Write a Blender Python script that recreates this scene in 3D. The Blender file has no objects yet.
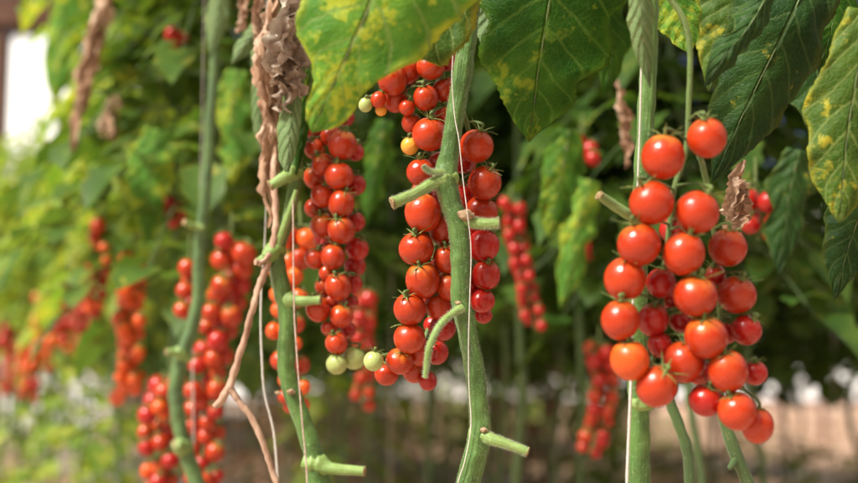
import bpy, math, random
from mathutils import Vector, Matrix, noise
R = math.radians
random.seed(7)
scn = bpy.context.scene
COL = scn.collection

# ------------------------------------------------------------------ camera, world, sun, exposure
CAM_H = 0.75
TILT = 6.15
LENS = 50.0
FPX = LENS/36*858
cam_d = bpy.data.cameras.new('camera')
cam = bpy.data.objects.new('camera', cam_d); COL.objects.link(cam)
cam_d.lens = LENS; cam_d.sensor_width = 36; cam_d.clip_start = 0.02; cam_d.clip_end = 500
cam.location = (0, 0, CAM_H); cam.rotation_euler = (R(90+TILT), 0, 0)
cam_d.dof.use_dof = True; cam_d.dof.focus_distance = 1.10; cam_d.dof.aperture_fstop = 2.7
scn.camera = cam

SUN_EL, SUN_AZ = 46, -128          # azimuth clockwise from +Y (behind the camera, to the left)
world = bpy.data.worlds.new('World'); scn.world = world; world.use_nodes = True
wn = world.node_tree.nodes; wl = world.node_tree.links
bg = wn.get('Background') or wn.new('ShaderNodeBackground')
sky = wn.new('ShaderNodeTexSky'); sky.sky_type = 'NISHITA'; sky.sun_disc = False
sky.sun_elevation = R(SUN_EL); sky.sun_rotation = R(SUN_AZ); sky.dust_density = 7.0; sky.air_density = 0.6; sky.ozone_density = 0.2
wl.new(sky.outputs[0], bg.inputs[0]); bg.inputs[1].default_value = 0.050
sd = bpy.data.lights.new('sun', 'SUN'); sd.energy = 3.9; sd.angle = R(17); sd.color = (1.0, 0.95, 0.86)
sun = bpy.data.objects.new('sun', sd); COL.objects.link(sun)
dv = Vector((math.sin(R(SUN_AZ))*math.cos(R(SUN_EL)), math.cos(R(SUN_AZ))*math.cos(R(SUN_EL)), math.sin(R(SUN_EL))))
sun.rotation_euler = dv.to_track_quat('Z', 'Y').to_euler(); sun.location = dv*10
vs = scn.view_settings
vs.view_transform = 'Standard'; vs.look = 'None'; vs.gamma = 1; vs.use_curve_mapping = False; vs.exposure = 0.85

# ------------------------------------------------------------------ helpers
ca, sa = math.cos(R(TILT)), math.sin(R(TILT))
FWD = Vector((0, ca, sa)); UPV = Vector((0, -sa, ca)); RT = Vector((1, 0, 0))
def P(px, py, d):
    return Vector((0, 0, CAM_H)) + d*(FWD + RT*((px-429)/FPX) + UPV*((241.5-py)/FPX))

def tag(o, label=None, cat=None, group=None, kind=None):
    if label: o['label'] = label
    if cat: o['category'] = cat
    if group: o['group'] = group
    if kind: o['kind'] = kind
    return o
def empty(name, loc, label, cat, group=None):
    o = bpy.data.objects.new(name, None); COL.objects.link(o); o.location = loc; o.empty_display_size = 0.05
    return tag(o, label, cat, group)

class MB:
    def __init__(s): s.v = []; s.f = []; s.uv = []; s.mi = []
    def add(s, vs_, fs, uvs=None, mi=0):
        b = len(s.v); s.v += [tuple(x) for x in vs_]; s.uv += (uvs if uvs else [(0, 0)]*len(vs_))
        for f in fs: s.f.append(tuple(i+b for i in f)); s.mi.append(mi)
    def mesh(s, name, mats, smooth=True):
        me = bpy.data.meshes.new(name); me.from_pydata(s.v, [], s.f)
        uvl = me.uv_layers.new(name='UVMap')
        flat = []
        for f in s.f:
            for i in f: flat += s.uv[i]
        uvl.data.foreach_set('uv', flat)
        for m in (mats if isinstance(mats, (list, tuple)) else [mats]): me.materials.append(m)
        me.polygons.foreach_set('material_index', s.mi)
        me.polygons.foreach_set('use_smooth', [smooth]*len(s.f))
        me.update(); return me
    def build(s, name, mats, parent=None, smooth=True, origin=None):
        if origin is None: origin = Vector(parent.location) if parent else Vector((0, 0, 0))
        s.v = [(x-origin[0], y-origin[1], z-origin[2]) for x, y, z in s.v]
        o = bpy.data.objects.new(name, s.mesh(name, mats, smooth)); COL.objects.link(o)
        if parent: o.parent = parent
        else: o.location = origin
        return o

def cr(pts, n):
    """Catmull-Rom through tuples/Vectors, n samples per span"""
    pts = [Vector(p) for p in pts]
    if len(pts) < 3:
        return [pts[0].lerp(pts[-1], i/n) for i in range(n+1)]
    P_ = [pts[0]*2-pts[1]] + pts + [pts[-1]*2-pts[-2]]
    out = []
    for i in range(1, len(P_)-2):
        a, b, c, d = P_[i-1:i+3]
        for k in range(n):
            t = k/n
            out.append(0.5*((2*b) + (c-a)*t + (2*a-5*b+4*c-d)*t*t + (3*b-a-3*c+d)*t*t*t))
    out.append(pts[-1]); return out
def lin(lst, t):
    """piecewise linear (smooth) lookup in [(t,v),...]"""
    if t <= lst[0][0]: return lst[0][1]
    for (a, va), (b, vb) in zip(lst, lst[1:]):
        if t <= b:
            k = (t-a)/(b-a) if b > a else 0
            return va+(vb-va)*k
    return lst[-1][1]

def tube(mb, pts, rad, seg=12, n=8, lump=0.0, freq=60, cap=True, mi=0, capmi=None, flute=0.0):
    """pts: Vectors; rad: radius per control point"""
    c = cr(pts, n); r4 = cr([Vector((r, 0, 0)) for r in rad], n); rr = [max(x[0], 1e-5) for x in r4]
    T = [(c[min(i+1, len(c)-1)]-c[max(i-1, 0)]).normalized() for i in range(len(c))]
    ref = Vector((1, 0, 0)) if abs(T[0].x) < 0.8 else Vector((0, 0, 1))
    N = (ref - T[0]*ref.dot(T[0])).normalized()
    vs_, fs, uvs = [], [], []; L = 0
    for i, (p, t, r) in enumerate(zip(c, T, rr)):
        N = (N - t*N.dot(t)).normalized(); B = t.cross(N)
        if i: L += (p-c[i-1]).length
        for k in range(seg):
            a = 2*math.pi*k/seg
            q = N*math.cos(a)+B*math.sin(a)
            rk = r*(1+flute*math.cos(5*a+L*8))
            if lump: rk *= 1+lump*noise.noise((p+q*r)*freq)
            vs_.append(p+q*rk); uvs.append((k/seg, L))
    m = len(c)
    for i in range(m-1):
        for k in range(seg):
            k2 = (k+1) % seg
            fs.append((i*seg+k, i*seg+k2, (i+1)*seg+k2, (i+1)*seg+k))
    mb.add(vs_, fs, uvs, mi)
    if cap:
        for (i, s) in ((0, -1), (m-1, 1)):
            ring = [vs_[i*seg+k] for k in range(seg)]
            cen = c[i] + T[i]*s*rr[i]*0.15
            fs2 = [((k, (k+1) % seg, seg) if s > 0 else ((k+1) % seg, k, seg)) for k in range(seg)]
            mb.add(ring+[cen], fs2, [(0, L)]*(seg+1), mi if capmi is None else capmi)
    return c, rr, T

def hairs(mb, c, rr, T, n, ln=0.0020, w=0.00008, mi=1, rnd=random.Random(3)):
    for _ in range(n):
        i = rnd.randrange(len(c)-1); p = c[i].lerp(c[i+1], rnd.random()); t = T[i]
        a = Vector((rnd.gauss(0, 1), rnd.gauss(0, 1), rnd.gauss(0, 1))); q = (a-t*a.dot(t)).normalized()
        s = t.cross(q)*w; b = p+q*rr[i]*0.97; e = b+(q+t*rnd.uniform(-.3, .3))*ln*rnd.uniform(.5, 1.2)
        mb.add([b-s, b+s, e], [(0, 1, 2)], None, mi)
        s = t*w
        mb.add([b-s, b+s, e], [(0, 1, 2)], None, mi)

# ------------------------------------------------------------------ materials
class NT:
    def __init__(s, name):
        s.m = bpy.data.materials.new(name); s.m.use_nodes = True; s.t = s.m.node_tree; s.n = s.t.nodes; s.l = s.t.links
        s.n.clear(); s.out = s.n.new('ShaderNodeOutputMaterial')
    def new(s, ty, **kw):
        o = s.n.new(ty)
        for k, v in kw.items(): setattr(o, k, v)
        return o
    def set(s, node, key, v):
        if hasattr(v, 'is_linked') or isinstance(v, bpy.types.NodeSocket): s.l.new(v, node.inputs[key])
        else:
            if isinstance(v, (tuple, list)) and len(v) == 3 and node.inputs[key].type == 'RGBA': v = (*v, 1)
            node.inputs[key].default_value = v
    def math(s, op, a, b=0.0, c=None, clamp=False):
        o = s.new('ShaderNodeMath', operation=op, use_clamp=clamp); s.set(o, 0, a); s.set(o, 1, b)
        if c is not None: s.set(o, 2, c)
        return o.outputs[0]
    def mix(s, f, a, b):
        o = s.new('ShaderNodeMix', data_type='RGBA'); s.set(o, 0, f); s.set(o, 6, a); s.set(o, 7, b); return o.outputs[2]
    def noise(s, vec, scale, detail=3, rough=.55):
        o = s.new('ShaderNodeTexNoise'); s.l.new(vec, o.inputs['Vector']); o.inputs['Scale'].default_value = scale
        o.inputs['Detail'].default_value = detail; o.inputs['Roughness'].default_value = rough; return o.outputs[0]
    def ramp(s, v, a, b, x=0.0, y=1.0):
        o = s.new('ShaderNodeMapRange', clamp=True, interpolation_type='SMOOTHSTEP'); s.set(o, 0, v); s.set(o, 1, a); s.set(o, 2, b); s.set(o, 3, x); s.set(o, 4, y); return o.outputs[0]
    def mapping(s, vec, sc):
        o = s.new('ShaderNodeMapping'); s.l.new(vec, o.inputs[0]); o.inputs['Scale'].default_value = sc; return o.outputs[0]
    def bump(s, h, dist, strength=1.0):
        o = s.new('ShaderNodeBump'); s.l.new(h, o.inputs['Height']); o.inputs['Distance'].default_value = dist; o.inputs['Strength'].default_value = strength; return o.outputs[0]
    def bsdf(s, col, rough=.5, **kw):
        o = s.new('ShaderNodeBsdfPrincipled'); s.set(o, 'Base Color', col); s.set(o, 'Roughness', rough)
        for k, v in kw.items(): s.set(o, k, v)
        return o
    def done(s, sh): s.l.new(sh, s.out.inputs[0]); return s.m

def tomato_mat(name, base, top, variation=0.6, rough=.26):
    n = NT(name); tc = n.new('ShaderNodeTexCoord'); oi = n.new('ShaderNodeObjectInfo')
    sep = n.new('ShaderNodeSeparateXYZ'); n.l.new(tc.outputs['Object'], sep.inputs[0])
    off = n.new('ShaderNodeVectorMath', operation='ADD'); n.l.new(tc.outputs['Object'], off.inputs[0])
    cmb = n.new('ShaderNodeCombineXYZ'); n.l.new(n.math('MULTIPLY', oi.outputs['Random'], 37), cmb.inputs[0]); n.l.new(cmb.outputs[0], off.inputs[1])
    nz = n.noise(off.outputs[0], 1.6, 3)
    # fruit meshes have unit radius: object z = 1 at the calyx; shoulders of the fruit ripen last
    sh = n.ramp(n.math('ADD', sep.outputs[2], n.math('MULTIPLY', n.math('SUBTRACT', nz, .5), 1.2)), .45, 1.15)
    sh = n.math('MULTIPLY', sh, n.ramp(oi.outputs['Random'], .3, 1.0, .15, .9))
    dark = tuple(c*.72 if i == 0 else c*.55 for i, c in enumerate(base)) 
    c = n.mix(n.math('MULTIPLY', n.ramp(n.math('FRACT', n.math('MULTIPLY', oi.outputs['Random'], 7.3)), 0, 1), variation), base, dark)
    c = n.mix(sh, c, top)
    sp = n.noise(off.outputs[0], 22, 2)
    c = n.mix(n.ramp(sp, .62, .75, 0, .18), c, top)
    b = n.bsdf(c, n.ramp(nz, .3, .7, rough-.05, rough+.08))
    n.set(b, 'Subsurface Weight', .03); n.set(b, 'Subsurface Radius', (1.0, .25, .1)); n.set(b, 'Subsurface Scale', .12*.03)
    n.set(b, 'Specular IOR Level', .5)
    bp = n.bump(n.noise(off.outputs[0], 3, 1), .004, .12); n.l.new(bp, b.inputs['Normal'])
    return n.done(b.outputs[0])
M = {}
M['red'] = tomato_mat('tomato_red', (.45, .036, .006), (.62, .19, .02))
M['orange'] = tomato_mat('tomato_orange', (.70, .095, .010), (.72, .28, .03))
M['shaded_red'] = tomato_mat('tomato_shaded_red', (.42, .014, .009), (.5, .04, .01))  # copy of the red with inner-cluster shade put into its colour
M['yellow'] = tomato_mat('tomato_turning', (.75, .33, .04), (.45, .42, .08))
M['green'] = tomato_mat('tomato_unripe', (.40, .50, .17), (.24, .38, .08), .3)

def stem_mat(name, a, b, streak, scar=0.25):
    n = NT(name); tc = n.new('ShaderNodeTexCoord'); uv = tc.outputs['UV']; ob = tc.outputs['Object']
    st = n.noise(n.mapping(uv, (9, 14, 1)), 3.0, 4)
    big = n.noise(ob, 26, 4); c = n.mix(n.ramp(big, .35, .65), a, b); c = n.mix(n.ramp(n.noise(ob, 9, 3), .52, .72, 0, .45), c, (.14, .13, .05))
    c = n.mix(n.ramp(st, .5, .72, 0, .5), c, streak)
    sp = n.noise(ob, 420, 1); c = n.mix(n.ramp(sp, .64, .72, 0, .28), c, (.42, .5, .32))
    sc = n.noise(n.mapping(ob, (1, 1, .45)), 75, 4, .7); c = n.mix(n.ramp(sc, .64, .70, 0, scar*2), c, (.36, .27, .15))
    h = n.math('ADD', n.math('MULTIPLY', st, 1.0), n.math('MULTIPLY', n.noise(ob, 260, 3), .6))
    s = n.bsdf(c, .5); n.set(s, 'Sheen Weight', .2); n.set(s, 'Sheen Roughness', .4); n.set(s, 'Sheen Tint', (.85, .95, .7)); n.set(s, 'Subsurface Weight', .08); n.set(s, 'Subsurface Scale', .002)
    n.l.new(n.bump(h, .0012, .8), s.inputs['Normal'])
    return n.done(s.outputs[0])
M['stem'] = stem_mat('stem_green', (.050, .125, .022), (.095, .20, .04), (.16, .27, .08))
M['stub'] = stem_mat('stub_green', (.17, .29, .06), (.24, .37, .10), (.32, .42, .16), .15)
M['stemdk'] = stem_mat('stem_dark_green', (.06, .12, .04), (.09, .17, .05), (.13, .2, .08))
M['truss'] = stem_mat('truss_stalk_green', (.09, .16, .035), (.13, .20, .04), (.16, .21, .05))
M['sepal'] = stem_mat('sepal_green', (.16, .24, .04), (.24, .30, .06), (.32, .34, .10))
def simple(name, a, b, scale=40, rough=.8, bump=.001, spec=.3, mp=(1, 1, 1)):
    n = NT(name); tc = n.new('ShaderNodeTexCoord'); v = n.mapping(tc.outputs['Object'], mp)
    z = n.noise(v, scale, 5, .6); s = n.bsdf(n.mix(n.ramp(z, .3, .7), a, b), rough); n.set(s, 'Specular IOR Level', spec)
    n.l.new(n.bump(z, bump, .8), s.inputs['Normal']); return n.done(s.outputs[0])
M['hair'] = simple('stem_hair', (.5, .55, .4), (.6, .65, .5))
M['cut'] = simple('cut_end', (.40, .31, .16), (.16, .09, .04), 500)
M['scar'] = simple('corky_scar', (.45, .33, .2), (.22, .14, .08), 260, .9, .003)
M['drystem'] = simple('dry_stem', (.27, .15, .10), (.52, .37, .27), 60, .8, .003, .2, (1, 1, .35))
M['string'] = simple('twine_white', (.50, .47, .42), (.68, .65, .60), 600, .6, .0006)
M['stringp'] = simple('twine_pinkish', (.42, .30, .24), (.60, .50, .43), 300, .6, .0006)
M['wood'] = simple('weathered_wood', (.12, .065, .05), (.22, .13, .10), 20, .8, .004, .2, (1, 8, 8))
M['ground'] = None

def leaf_mat(name, g1, g2, yel=.3, brown=.15, trans=.35, vein=(.30, .38, .12), ycol=(.50, .46, .04), rough=.52, veins=True, edge=.3, seed=0.0, bumps=1.0, transcol=1.5):
    n = NT(name); tc = n.new('ShaderNodeTexCoord'); ob0 = tc.outputs['Object']
    oi = n.new('ShaderNodeObjectInfo')
    ad = n.new('ShaderNodeVectorMath', operation='ADD'); n.l.new(ob0, ad.inputs[0])
    cmb = n.new('ShaderNodeCombineXYZ'); n.l.new(n.math('MULTIPLY_ADD', oi.outputs['Random'], 13.0, seed), cmb.inputs[0]); n.l.new(cmb.outputs[0], ad.inputs[1]); ob = ad.outputs[0]
    sep = n.new('ShaderNodeSeparateXYZ'); n.l.new(tc.outputs['UV'], sep.inputs[0]); U = sep.outputs[0]; V = sep.outputs[1]
    au = n.math('ABSOLUTE', n.math('MULTIPLY_ADD', U, 2.0, -1.0))
    wob = n.math('MULTIPLY', n.math('SUBTRACT', n.noise(ob, 30, 2), .5), .5)
    big = n.noise(ob, 16, 3)
    c = n.mix(n.ramp(big, .3, .7), g1, g2)
    yn = n.noise(ob, 34, 5, .65)
    yn2 = n.noise(ob, 120, 3, .6)
    ymask = n.math('MULTIPLY', n.ramp(n.math('ADD', n.math('MULTIPLY', yn, .6), n.math('ADD', n.math('MULTIPLY', yn2, .4), n.math('MULTIPLY', n.ramp(big, .35, .65), .10))), .70-yel*.32, .80-yel*.32), .8)
    if edge: ymask = n.math('MAXIMUM', ymask, n.math('MULTIPLY', n.ramp(n.math('ADD', au, wob), .80, 1.02), edge))
    h = None
    if veins:
        ph = n.math('FRACT', n.math('ADD', n.math('MULTIPLY_ADD', V, 7.0, n.math('MULTIPLY', au, -1.6)), wob))
        dd = n.math('ABSOLUTE', n.math('SUBTRACT', ph, .5))                # 0 on the lateral vein
        lat = n.ramp(dd, .02, .085, 1, 0)
        latw = n.ramp(dd, .0, .5, 0, 1)
        midv = n.ramp(au, .012, .05, 1, 0)
        vo = n.new('ShaderNodeTexVoronoi', feature='DISTANCE_TO_EDGE'); n.l.new(ob, vo.inputs['Vector']); vo.inputs['Scale'].default_value = 210
        ter = n.ramp(vo.outputs['Distance'], .0, .12, 1, 0)
        vm = n.math('MAXIMUM', n.math('MULTIPLY', lat, .8), midv)
        ymask = n.math('MULTIPLY', ymask, n.math('SUBTRACT', 1.0, n.math('MULTIPLY', lat, .8)))
    c = n.mix(ymask, c, ycol)
    if brown:
        bn = n.noise(ob, 22, 4, .7); c = n.mix(n.ramp(bn, .78-brown*.3, .82-brown*.3, 0, .9), c, (.30, .17, .07))
    if veins:
        c = n.mix(n.math('MULTIPLY', vm, .55), c, vein)
        c = n.mix(n.math('MULTIPLY', ter, .18), c, vein)
        h = n.math('ADD', n.math('SUBTRACT', n.math('MULTIPLY', latw, .5), n.math('MULTIPLY', midv, .7)), n.math('SUBTRACT', n.math('MULTIPLY', n.noise(ob, 90, 3), .5), n.math('MULTIPLY', ter, .07)))
    s = n.bsdf(c, rough); n.set(s, 'Specular IOR Level', .22)
    if h is not None: n.l.new(n.bump(h, .0034*bumps, 1.0), s.inputs['Normal'])
    tr = n.new('ShaderNodeBsdfTranslucent'); mu = n.new('ShaderNodeMix', data_type='RGBA', blend_type='MULTIPLY'); mu.inputs[0].default_value = 1.0
    n.l.new(c, mu.inputs[6]); mu.inputs[7].default_value = (transcol*1.15, transcol*1.1, transcol*.45, 1); n.l.new(mu.outputs[2], tr.inputs[0])
    mx = n.new('ShaderNodeMixShader'); mx.inputs[0].default_value = trans; n.l.new(s.outputs[0], mx.inputs[1]); n.l.new(tr.outputs[0], mx.inputs[2])
    return n.done(mx.outputs[0])
M['leafA'] = leaf_mat('leaf_dark_mottled', (.026, .115, .008), (.075, .21, .014), .36, .12, seed=3, vein=(.17, .30, .05), rough=.5, trans=.5, edge=.2, ycol=(.30, .38, .03))
M['leafB'] = leaf_mat('leaf_bright_yellowing', (.07, .24, .02), (.17, .38, .04), .44, .07, seed=9, edge=.8, trans=.42, ycol=(.50, .55, .05))
M['leafC'] = leaf_mat('leaf_deep_green', (.012, .052, .010), (.035, .10, .016), .12, .08, seed=5, vein=(.12, .20, .06), edge=.1, rough=.5)
M['leafD'] = leaf_mat('leaf_yellow_brown', (.05, .12, .012), (.09, .17, .015), .34, .30, seed=12, edge=.5)
M['leafE'] = leaf_mat('leaf_pale_green', (.14, .24, .09), (.22, .33, .14), .1, .02, seed=15, edge=.1, vein=(.38, .45, .25))
M['fol1'] = leaf_mat('foliage_lit', (.10, .21, .03), (.24, .36, .08), .46, .16, veins=False, edge=.3, trans=.42, ycol=(.45, .42, .05))  # foliage with the bright left haze put into its colour; yellowing is real
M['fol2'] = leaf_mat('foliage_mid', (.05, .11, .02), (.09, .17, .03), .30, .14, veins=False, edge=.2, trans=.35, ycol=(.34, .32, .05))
M['fol3'] = leaf_mat('foliage_shaded', (.028, .075, .012), (.065, .13, .02), .28, .12, veins=False, edge=.1, trans=.28, ycol=(.20, .22, .03))  # same foliage with the shade of the right-hand rows put into its colour
def dry_mat(name, a, b, c3):
    n = NT(name); tc = n.new('ShaderNodeTexCoord'); ob = tc.outputs['Object']
    z = n.noise(n.mapping(ob, (1, 1, .3)), 70, 5, .65); z2 = n.noise(ob, 25, 3)
    c = n.mix(n.ramp(z, .35, .65), a, b); c = n.mix(n.ramp(z2, .5, .68), c, c3)
    s = n.bsdf(c, .8); n.set(s, 'Specular IOR Level', .2); n.l.new(n.bump(z, .004, .9), s.inputs['Normal'])
    tr = n.new('ShaderNodeBsdfTranslucent'); n.l.new(c, tr.inputs[0]); mx = n.new('ShaderNodeMixShader'); mx.inputs[0].default_value = .2
    n.l.new(s.outputs[0], mx.inputs[1]); n.l.new(tr.outputs[0], mx.inputs[2]); return n.done(mx.outputs[0])
M['dry'] = dry_mat('dry_leaf_beige', (.40, .33, .26), (.24, .17, .12), (.50, .44, .36))
M['dryp'] = dry_mat('dry_leaf_reddish', (.50, .33, .22), (.30, .17, .10), (.60, .45, .33))

# ------------------------------------------------------------------ setting: ground, paths, far wall
def sheet(name, poly, z, mat):
    mb = MB(); mb.add([(x, y, z) for x, y in poly], [tuple(range(len(poly)))])
    o = mb.build(name, mat); tag(o, kind='structure'); return o
n = NT('soil'); tc = n.new('ShaderNodeTexCoord'); ob = tc.outputs['Object']
z = n.noise(ob, 1.3, 6, .7); z2 = n.noise(ob, 14, 4)
c = n.mix(n.ramp(z, .35, .65), (.50, .31, .20), (.62, .44, .32)); c = n.mix(n.ramp(z2, .5, .7), c, (.20, .11, .07))
s = n.bsdf(c, .95); n.l.new(n.bump(z2, .05, .8), s.inputs['Normal']); M['soil'] = n.done(s.outputs[0])
n = NT('path_pale'); tc = n.new('ShaderNodeTexCoord'); ob = tc.outputs['Object']
z = n.noise(ob, 3, 6, .7); c = n.mix(n.ramp(z, .35, .65), (.50, .44, .38), (.34, .26, .2)); s = n.bsdf(c, .8); M['path'] = n.done(s.outputs[0])
sheet('ground', [(-150, -100), (150, -100), (150, 200), (-150, 200)], 0, M['soil'])
SL = -0.49
def rowx(c, y): return c+SL*y
for c0, w in ((-.15, .5), (2.2, .55), (4.6, .5), (7.0, .5)):
    sheet('path', [(rowx(c0-w, -2), -2), (rowx(c0+w, -2), -2), (rowx(c0+w, 24), 24), (rowx(c0-w, 24), 24)], .004, M['path'])

def box(mb, a, b, mi=0, bev=0.0):
    (x0, y0, z0), (x1, y1, z1) = a, b
    vs_ = [(x0, y0, z0), (x1, y0, z0), (x1, y1, z0), (x0, y1, z0), (x0, y0, z1), (x1, y0, z1), (x1, y1, z1), (x0, y1, z1)]
    mb.add(vs_, [(0, 3, 2, 1), (4, 5, 6, 7), (0, 1, 5, 4), (1, 2, 6, 5), (2, 3, 7, 6), (3, 0, 4, 7)], None, mi)
n = NT('white_film'); tc = n.new('ShaderNodeTexCoord'); z = n.noise(tc.outputs['Object'], 1.2, 3)
s = n.bsdf(n.mix(z, (.80, .81, .80), (.86, .86, .85)), .5); tr = n.new('ShaderNodeBsdfTranslucent'); tr.inputs[0].default_value = (.85, .86, .85, 1)
mx = n.new('ShaderNodeMixShader'); mx.inputs[0].default_value = .08; n.l.new(s.outputs[0], mx.inputs[1]); n.l.new(tr.outputs[0], mx.inputs[2]); M['film'] = n.done(mx.outputs[0])
n = NT('roof_film'); s = n.bsdf((.7, .72, .70), .6); tr = n.new('ShaderNodeBsdfTranslucent'); tr.inputs[0].default_value = (.8, .8, .76, 1)
mx = n.new('ShaderNodeMixShader'); mx.inputs[0].default_value = .33; n.l.new(s.outputs[0], mx.inputs[1]); n.l.new(tr.outputs[0], mx.inputs[2]); M['rooffilm'] = n.done(mx.outputs[0])
wall = empty('greenhouse_wall', (0, 25, 0), 'white plastic film side wall of the greenhouse glowing far behind the rows', 'wall')
mb = MB(); nx = 120
vs_ = []; fs = []; prof = [(0, .14), (.25, .7), (.75, 1.4), (1.5, 2.3), (2.6, 3.3), (4.0, 4.2), (5.6, 4.9)]
for i in range(nx+1):
    x = -20+40*i/nx
    for (dy, z_) in prof: vs_.append((x, 25+dy+.04*math.sin(i*2.1)*(1 if i % 9 else .2), z_))
for i in range(nx):
    for k in range(6): q = i*7+k; fs.append((q, q+7, q+8, q+1))
mb.add(vs_, fs); mb.build('plastic_film', M['film'], wall)
mb = MB(); box(mb, (-20, 24.95, 0), (20, 25.06, .14)); mb.build('base_board', M['wood'], wall, False)
for i in range(14):
    mb = MB(); x = -19.5+3*i; tube(mb, [Vector((x, 24.9, 0)), Vector((x, 24.9, 1.2))], [.03, .03], 8, 2); mb.build('post', M['wood'], wall)

tun = empty('added_white_tunnel', (-8, 13, 0), 'added white film tunnel that whitens the bright sky opening under the wooden beam', 'tunnel')  # tunnel added so the sky opening under the beam comes out white
mb = MB(); vs_ = []; fs = []
for i in range(61):
    x = -16+12.6*i/60
    for k in range(17):
        a = math.pi*k/16; vs_.append((x, 16.4-3.4*math.cos(a), .12+5.2*math.sin(a)**.8*(1+.004*math.cos(i*math.pi/3))))
for i in range(60):
    for k in range(16): q = i*17+k; fs.append((q, q+17, q+18, q+1))
mb.add(vs_, fs); mb.build('film_cover', M['film'], tun)
for i in range(7):
    mb = MB(); x = -16+2.1*i; tube(mb, [Vector((x, 16.4-3.43*math.cos(math.pi*k/12), .1+5.24*math.sin(math.pi*k/12)**.8)) for k in range(13)], [.025]*13, 6, 2); mb.build('hoop', M['wood'], tun)

# added film roof above the view, its edge set to shade the right-hand rows
roof = empty('added_shade_roof', (3, 8, 3.3), 'added translucent film roof above the view, shading the right-hand rows', 'roof')
mb = MB(); vs_ = []; fs = []; nx = 60
for i in range(nx+1):
    y_ = -3+8.7*i/nx
    for k in range(9):
        x_ = rowx(-.8, y_)+2.2*k
        vs_.append((x_, y_, 3.3+.25*math.sin(k*math.pi/2)**2+.03*math.sin(i*1.3)))
for i in range(nx):
    for k in range(8): a = i*9+k; fs.append((a, a+1, a+10, a+9))
mb.add(vs_, fs); mb.build('roof_film', M['rooffilm'], roof)
for i in range(3):
    y_ = -2.5+3.5*i; mb = MB(); x_ = rowx(-.8, y_)
    tube(mb, [Vector((x_, y_, 3.22)), Vector((x_+17, y_, 3.22))], [.03, .03], 8, 2); mb.build('rafter', M['wood'], roof)

# wooden frame, upper left
fr = empty('wooden_frame', (P(2, 200, 4.6).x, P(2, 200, 4.6).y, 0), 'blurred dark brown wooden beam and post at the top left corner', 'frame')
mb = MB(); p = P(-1, 20, 4.6); box(mb, (p.x-.04, p.y-.04, 0), (p.x+.035, p.y+.04, p.z-.06)); mb.build('post', M['wood'], fr, False)
mb = MB(); a = P(-200, 14, 4.6); b = P(46, 14, 4.6); box(mb, (a.x, a.y-.06, b.z-.055), (b.x+1.2, a.y+.06, b.z+.055)); mb.build('beam', M['wood'], fr, False)

# ------------------------------------------------------------------ background tomato plants
def leaflet(mb, base, d, nrm, L, W, rnd, mi=0, nu=6, droop=.35):
    """lobed, folded, drooping leaflet; 2 halves x nu quads"""
    d = d.normalized(); s = d.cross(nrm)
    if s.length < 1e-3: s = d.cross(Vector((1, .3, 0)))
    s.normalize(); nn = s.cross(d).normalized()
    fold = rnd.uniform(.15, .55); cu = rnd.uniform(.1, droop)
    prof = [0, .55, .95, 1, .78, .48, .0]
    vs_, uvs = [], []
    for i in range(nu+1):
        t = i/nu; w = prof[i]*W*.5*(1.18 if i % 2 == 0 else .86)
        c = base + d*L*(t-.12*t*t) - Vector((0, 0, 1))*L*cu*t*t - nn*0
        for u in (-1, 0, 1):
            vs_.append(c + s*u*w + nn*abs(u)*w*fold + nn*rnd.uniform(-.05, .05)*W - d*abs(u)*L*.04)
            uvs.append((u*.5+.5, t))
    fs = []
    for i in range(nu):
        for k in range(2):
            a = i*3+k; fs.append((a, a+1, a+4, a+3))
    mb.add(vs_, fs, uvs, mi)

def compound(mb, base, out, L, rnd, size=1.0, mi=0):
    """one tomato leaf: petiole with 5-7 leaflets"""
    z = Vector((0, 0, 1)); out = out.normalized()
    rise = rnd.uniform(-.1, .45)
    pts = [base + out*L*t + z*(rise*L*t - .75*L*t*t) for t in (0, .33, .66, 1)]
    tube(mb, pts, [.0028, .0022, .0016, .001], 5, 2, cap=False, mi=mi+1 if mi == 0 else mi)
    side = out.cross(z).normalized()
    for k, t in enumerate((.38, .42, .66, .70, .9, .93)):
        c = base + out*L*t + z*(rise*L*t - .75*L*t*t)
        sg = 1 if k % 2 else -1
        dr = side*sg + out*rnd.uniform(.1, .6) + z*rnd.uniform(-.7, .15)
        l = rnd.uniform(.055, .095)*size
        leaflet(mb, c + dr.normalized()*.012, dr, z+out*rnd.uniform(-.3, .5)+side*rnd.uniform(-.4, .4), l, l*rnd.uniform(.5, .7), rnd, mi)
    leaflet(mb, pts[-1], out - z*rnd.uniform(.3, 1.2), z+out*.6, .10*size, .065*size, rnd, mi)

def foliage_mesh(seed, z0, z1, rad, nleaf, mats, size=1.0):
    rnd = random.Random(seed); mb = MB()
    for i in range(nleaf):
        t = (i+rnd.random())/nleaf; zz = z0+(z1-z0)*t
        a = i*2.4+rnd.uniform(-.5, .5)
        o = Vector((math.cos(a), math.sin(a), 0))
        compound(mb, Vector((rnd.uniform(-.03, .03), rnd.uniform(-.03, .03), zz+.05)), o, rad*rnd.uniform(.65, 1.15), rnd, size)
    return mb.mesh('foliage', mats)
def stem_mesh(seed, h, r=.007):
    rnd = random.Random(seed); mb = MB(); k = 7
    pts = [Vector((rnd.uniform(-.02, .02), rnd.uniform(-.02, .02), h*i/k)) for i in range(k+1)]
    tube(mb, pts, [r*1.1]+[r]*(k-1)+[r*.5], 8, 4, .15)
    for i in range(7):        # leaf scars and pruned stubs on the bare lower stem
        p = pts[1+i % 5]; a = rnd.uniform(0, 6.3); q = Vector((math.cos(a), math.sin(a), .3))
        tube(mb, [p, p+q*.02, p+q*.035], [r*.6, r*.4, r*.3], 6, 2)
    return mb.mesh('stem', M['stemdk'])
FM = {}
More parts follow.
